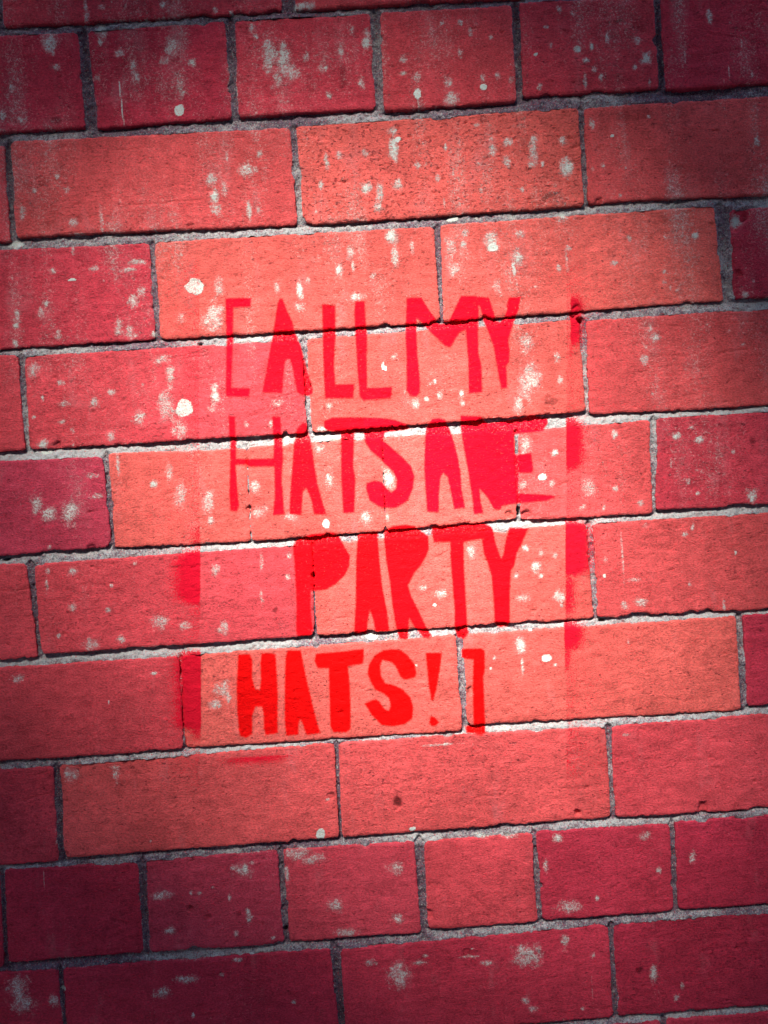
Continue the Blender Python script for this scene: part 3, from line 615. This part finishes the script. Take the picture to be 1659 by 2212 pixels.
# ------------------------------------------------------------------ added unseen tree behind the camera: its gap pools sunlight on the wall
BARKM = plain_material('bark', (.05, .035, .025, 1), (.12, .09, .065, 1), 30, .95, .01)
LEAFM = plain_material('leaf_purple_fill', (.030, .012, .018, 1), (.055, .020, .026, 1), 3, .6)  # added tree's leaves, purple so their bounce tints the shade
tree = bpy.data.objects.new('added_gap_tree', None)
COL.objects.link(tree)
tree.location = (-1.5, -1.7, 0)
tree['label'] = 'unseen purple leaved tree added to pool sunlight on the brick wall'
tree['category'] = 'added tree'
GAP = Vector((GAPX, 0, WZ + GAPZ))
AX = SUN_DIR; E1 = Vector((0, 0, 1)).cross(AX).normalized(); E2 = AX.cross(E1)
CC = GAP + AX * TREE_D
TR = np.random.default_rng(5)
n = 30000
rad = np.sqrt(TR.uniform(0, 1, n)) * 1.5; ang = TR.uniform(0, 2 * np.pi, n)
p1 = rad * np.cos(ang); p2 = rad * np.sin(ang)
hole = np.hypot(p1 / GAP_W, p2 / GAP_H) + .10 * np.sin(3 * ang + 1) + .06 * np.sin(7 * ang)  # elliptical opening cut through the leaves to shape the light
keep = hole > np.maximum(.95, 1 + TR.normal(0, .10, n))
p1, p2, rad = p1[keep], p2[keep], rad[keep]; n = len(p1)
p3 = TR.normal(0, 1, n) * .25 * np.sqrt(np.clip(1.1 - (rad / 1.5) ** 2, .05, 1))
y0 = CC.y + p1 * E1.y + p2 * E2.y
p3 = np.maximum(p3, (-.80 - y0) / AX.y)           # no twig nearer the wall than 0.8 m
p3 = np.where(p3 * AX.y + y0 > -.8, p3 + .3, p3)
Cn = np.array(CC)[None] + p1[:, None] * np.array(E1) + p2[:, None] * np.array(E2) + p3[:, None] * np.array(AX)
Cn -= np.array(tree.location)
d1 = TR.normal(0, 1, (n, 3)); d1 /= np.linalg.norm(d1, axis=1)[:, None]
d2 = np.cross(d1, TR.normal(0, 1, (n, 3))); d2 /= np.linalg.norm(d2, axis=1)[:, None]
L = TR.uniform(.035, .06, (n, 1)); Wd = L * .5
lv = np.stack([Cn - d1 * L, Cn + d2 * Wd, Cn + d1 * L, Cn - d2 * Wd], 1).reshape(-1, 3)
emit('added_crown', lv, np.arange(4 * n).reshape(-1, 4), LEAFM, tree)
def tube(V, F, pts, rads, sides=10):
    base = len(V)
    for i, p in enumerate(pts):
        d = (pts[min(i + 1, len(pts) - 1)] - pts[max(i - 1, 0)]).normalized()
        x = d.orthogonal().normalized(); y = d.cross(x)
        for k in range(sides):
            a = 2 * math.pi * k / sides
            V.append(tuple(p + (x * math.cos(a) + y * math.sin(a)) * rads[i]))
    for i in range(len(pts) - 1):
        for k in range(sides):
            a, b = base + i * sides + k, base + i * sides + (k + 1) % sides
            F.append((a, b, b + sides, a + sides))
V, F = [], []
tp = Vector(tree.location); top = CC - tp
fork = Vector((.1, .08, 1.7))
tube(V, F, [Vector((0, 0, -.1)), Vector((.03, 0, .3)), Vector((.05, .05, 1.5)), fork], [.19, .15, .125, .11])
for k in range(9):
    a = k * 2 * math.pi / 9 + .3
    end = top + (E1 * math.cos(a) + E2 * math.sin(a)) * (1.0 + .2 * (k % 2))
    midp = fork.lerp(end, .5) + Vector((0, 0, -.12)) + (end - top) * .25
    rel = [(p - top) - AX * (p - top).dot(AX) for seg in ((fork, midp), (midp, end)) for p in (seg[0].lerp(seg[1], q / 8) for q in range(9))]
    if min(r.length for r in rel) > .5:            # limbs keep clear of the gap
        tube(V, F, [fork, midp, end], [.06, .035, .008], 6)
emit('added_trunk', V, F, BARKM, tree)

# ------------------------------------------------------------------ added unseen building behind the camera, there to keep the sky off the wall
RENDERM = plain_material('dark_render', (.07, .058, .085, 1), (.11, .092, .125, 1), 1.2, .95, .004)  # dark purple-grey, so the added building's bounce stays weak and purple
GLASSM = plain_material('window_glass', (.02, .022, .025, 1), (.03, .032, .035, 1), 1, .15, .0001)
bld = bpy.data.objects.new('added_sky_blocker', None)
COL.objects.link(bld)
bld.location = (0, -BLD_D, 0)
bld['label'] = 'unseen long dark rendered building added to keep skylight off the wall'
bld['category'] = 'added building'
def boxes(name, parent, mat, specs):
    V, F = [], []
    for x0, x1, y0, y1, z0, z1 in specs:
        n = len(V)
        V += [(x, y, z) for z in (z0, z1) for x, y in ((x0, y0), (x1, y0), (x1, y1), (x0, y1))]
        F += [(n + 3, n + 2, n + 1, n), (n + 4, n + 5, n + 6, n + 7)] + [(n + i, n + (i + 1) % 4, n + 4 + (i + 1) % 4, n + 4 + i) for i in range(4)]
    return emit(name, V, F, mat, parent, None, np.zeros(len(F), bool))
boxes('wall', bld, RENDERM, [(-22, 22, -8, 0, -.1, BLD_H)])
boxes('coping', bld, PAVM, [(-22.1, 22.1, -.35, .06, BLD_H + .002, BLD_H + .12)])
for fl_ in range(2):
    for i in range(-6, 7):
        x = i * 3.2 + 1.1; z = 1.1 + fl_ * 3.0
        f = boxes('window', bld, PAVM, [(x - .6, x + .6, .003, .05, z - .08, z), (x - .6, x + .6, .003, .05, z + 1.4, z + 1.48), (x - .6, x - .52, .003, .05, z + .002, z + 1.398), (x + .52, x + .6, .003, .05, z + .002, z + 1.398)])
        boxes('pane', f, GLASSM, [(x - .518, x + .518, .004, .02, z + .002, z + 1.398)])
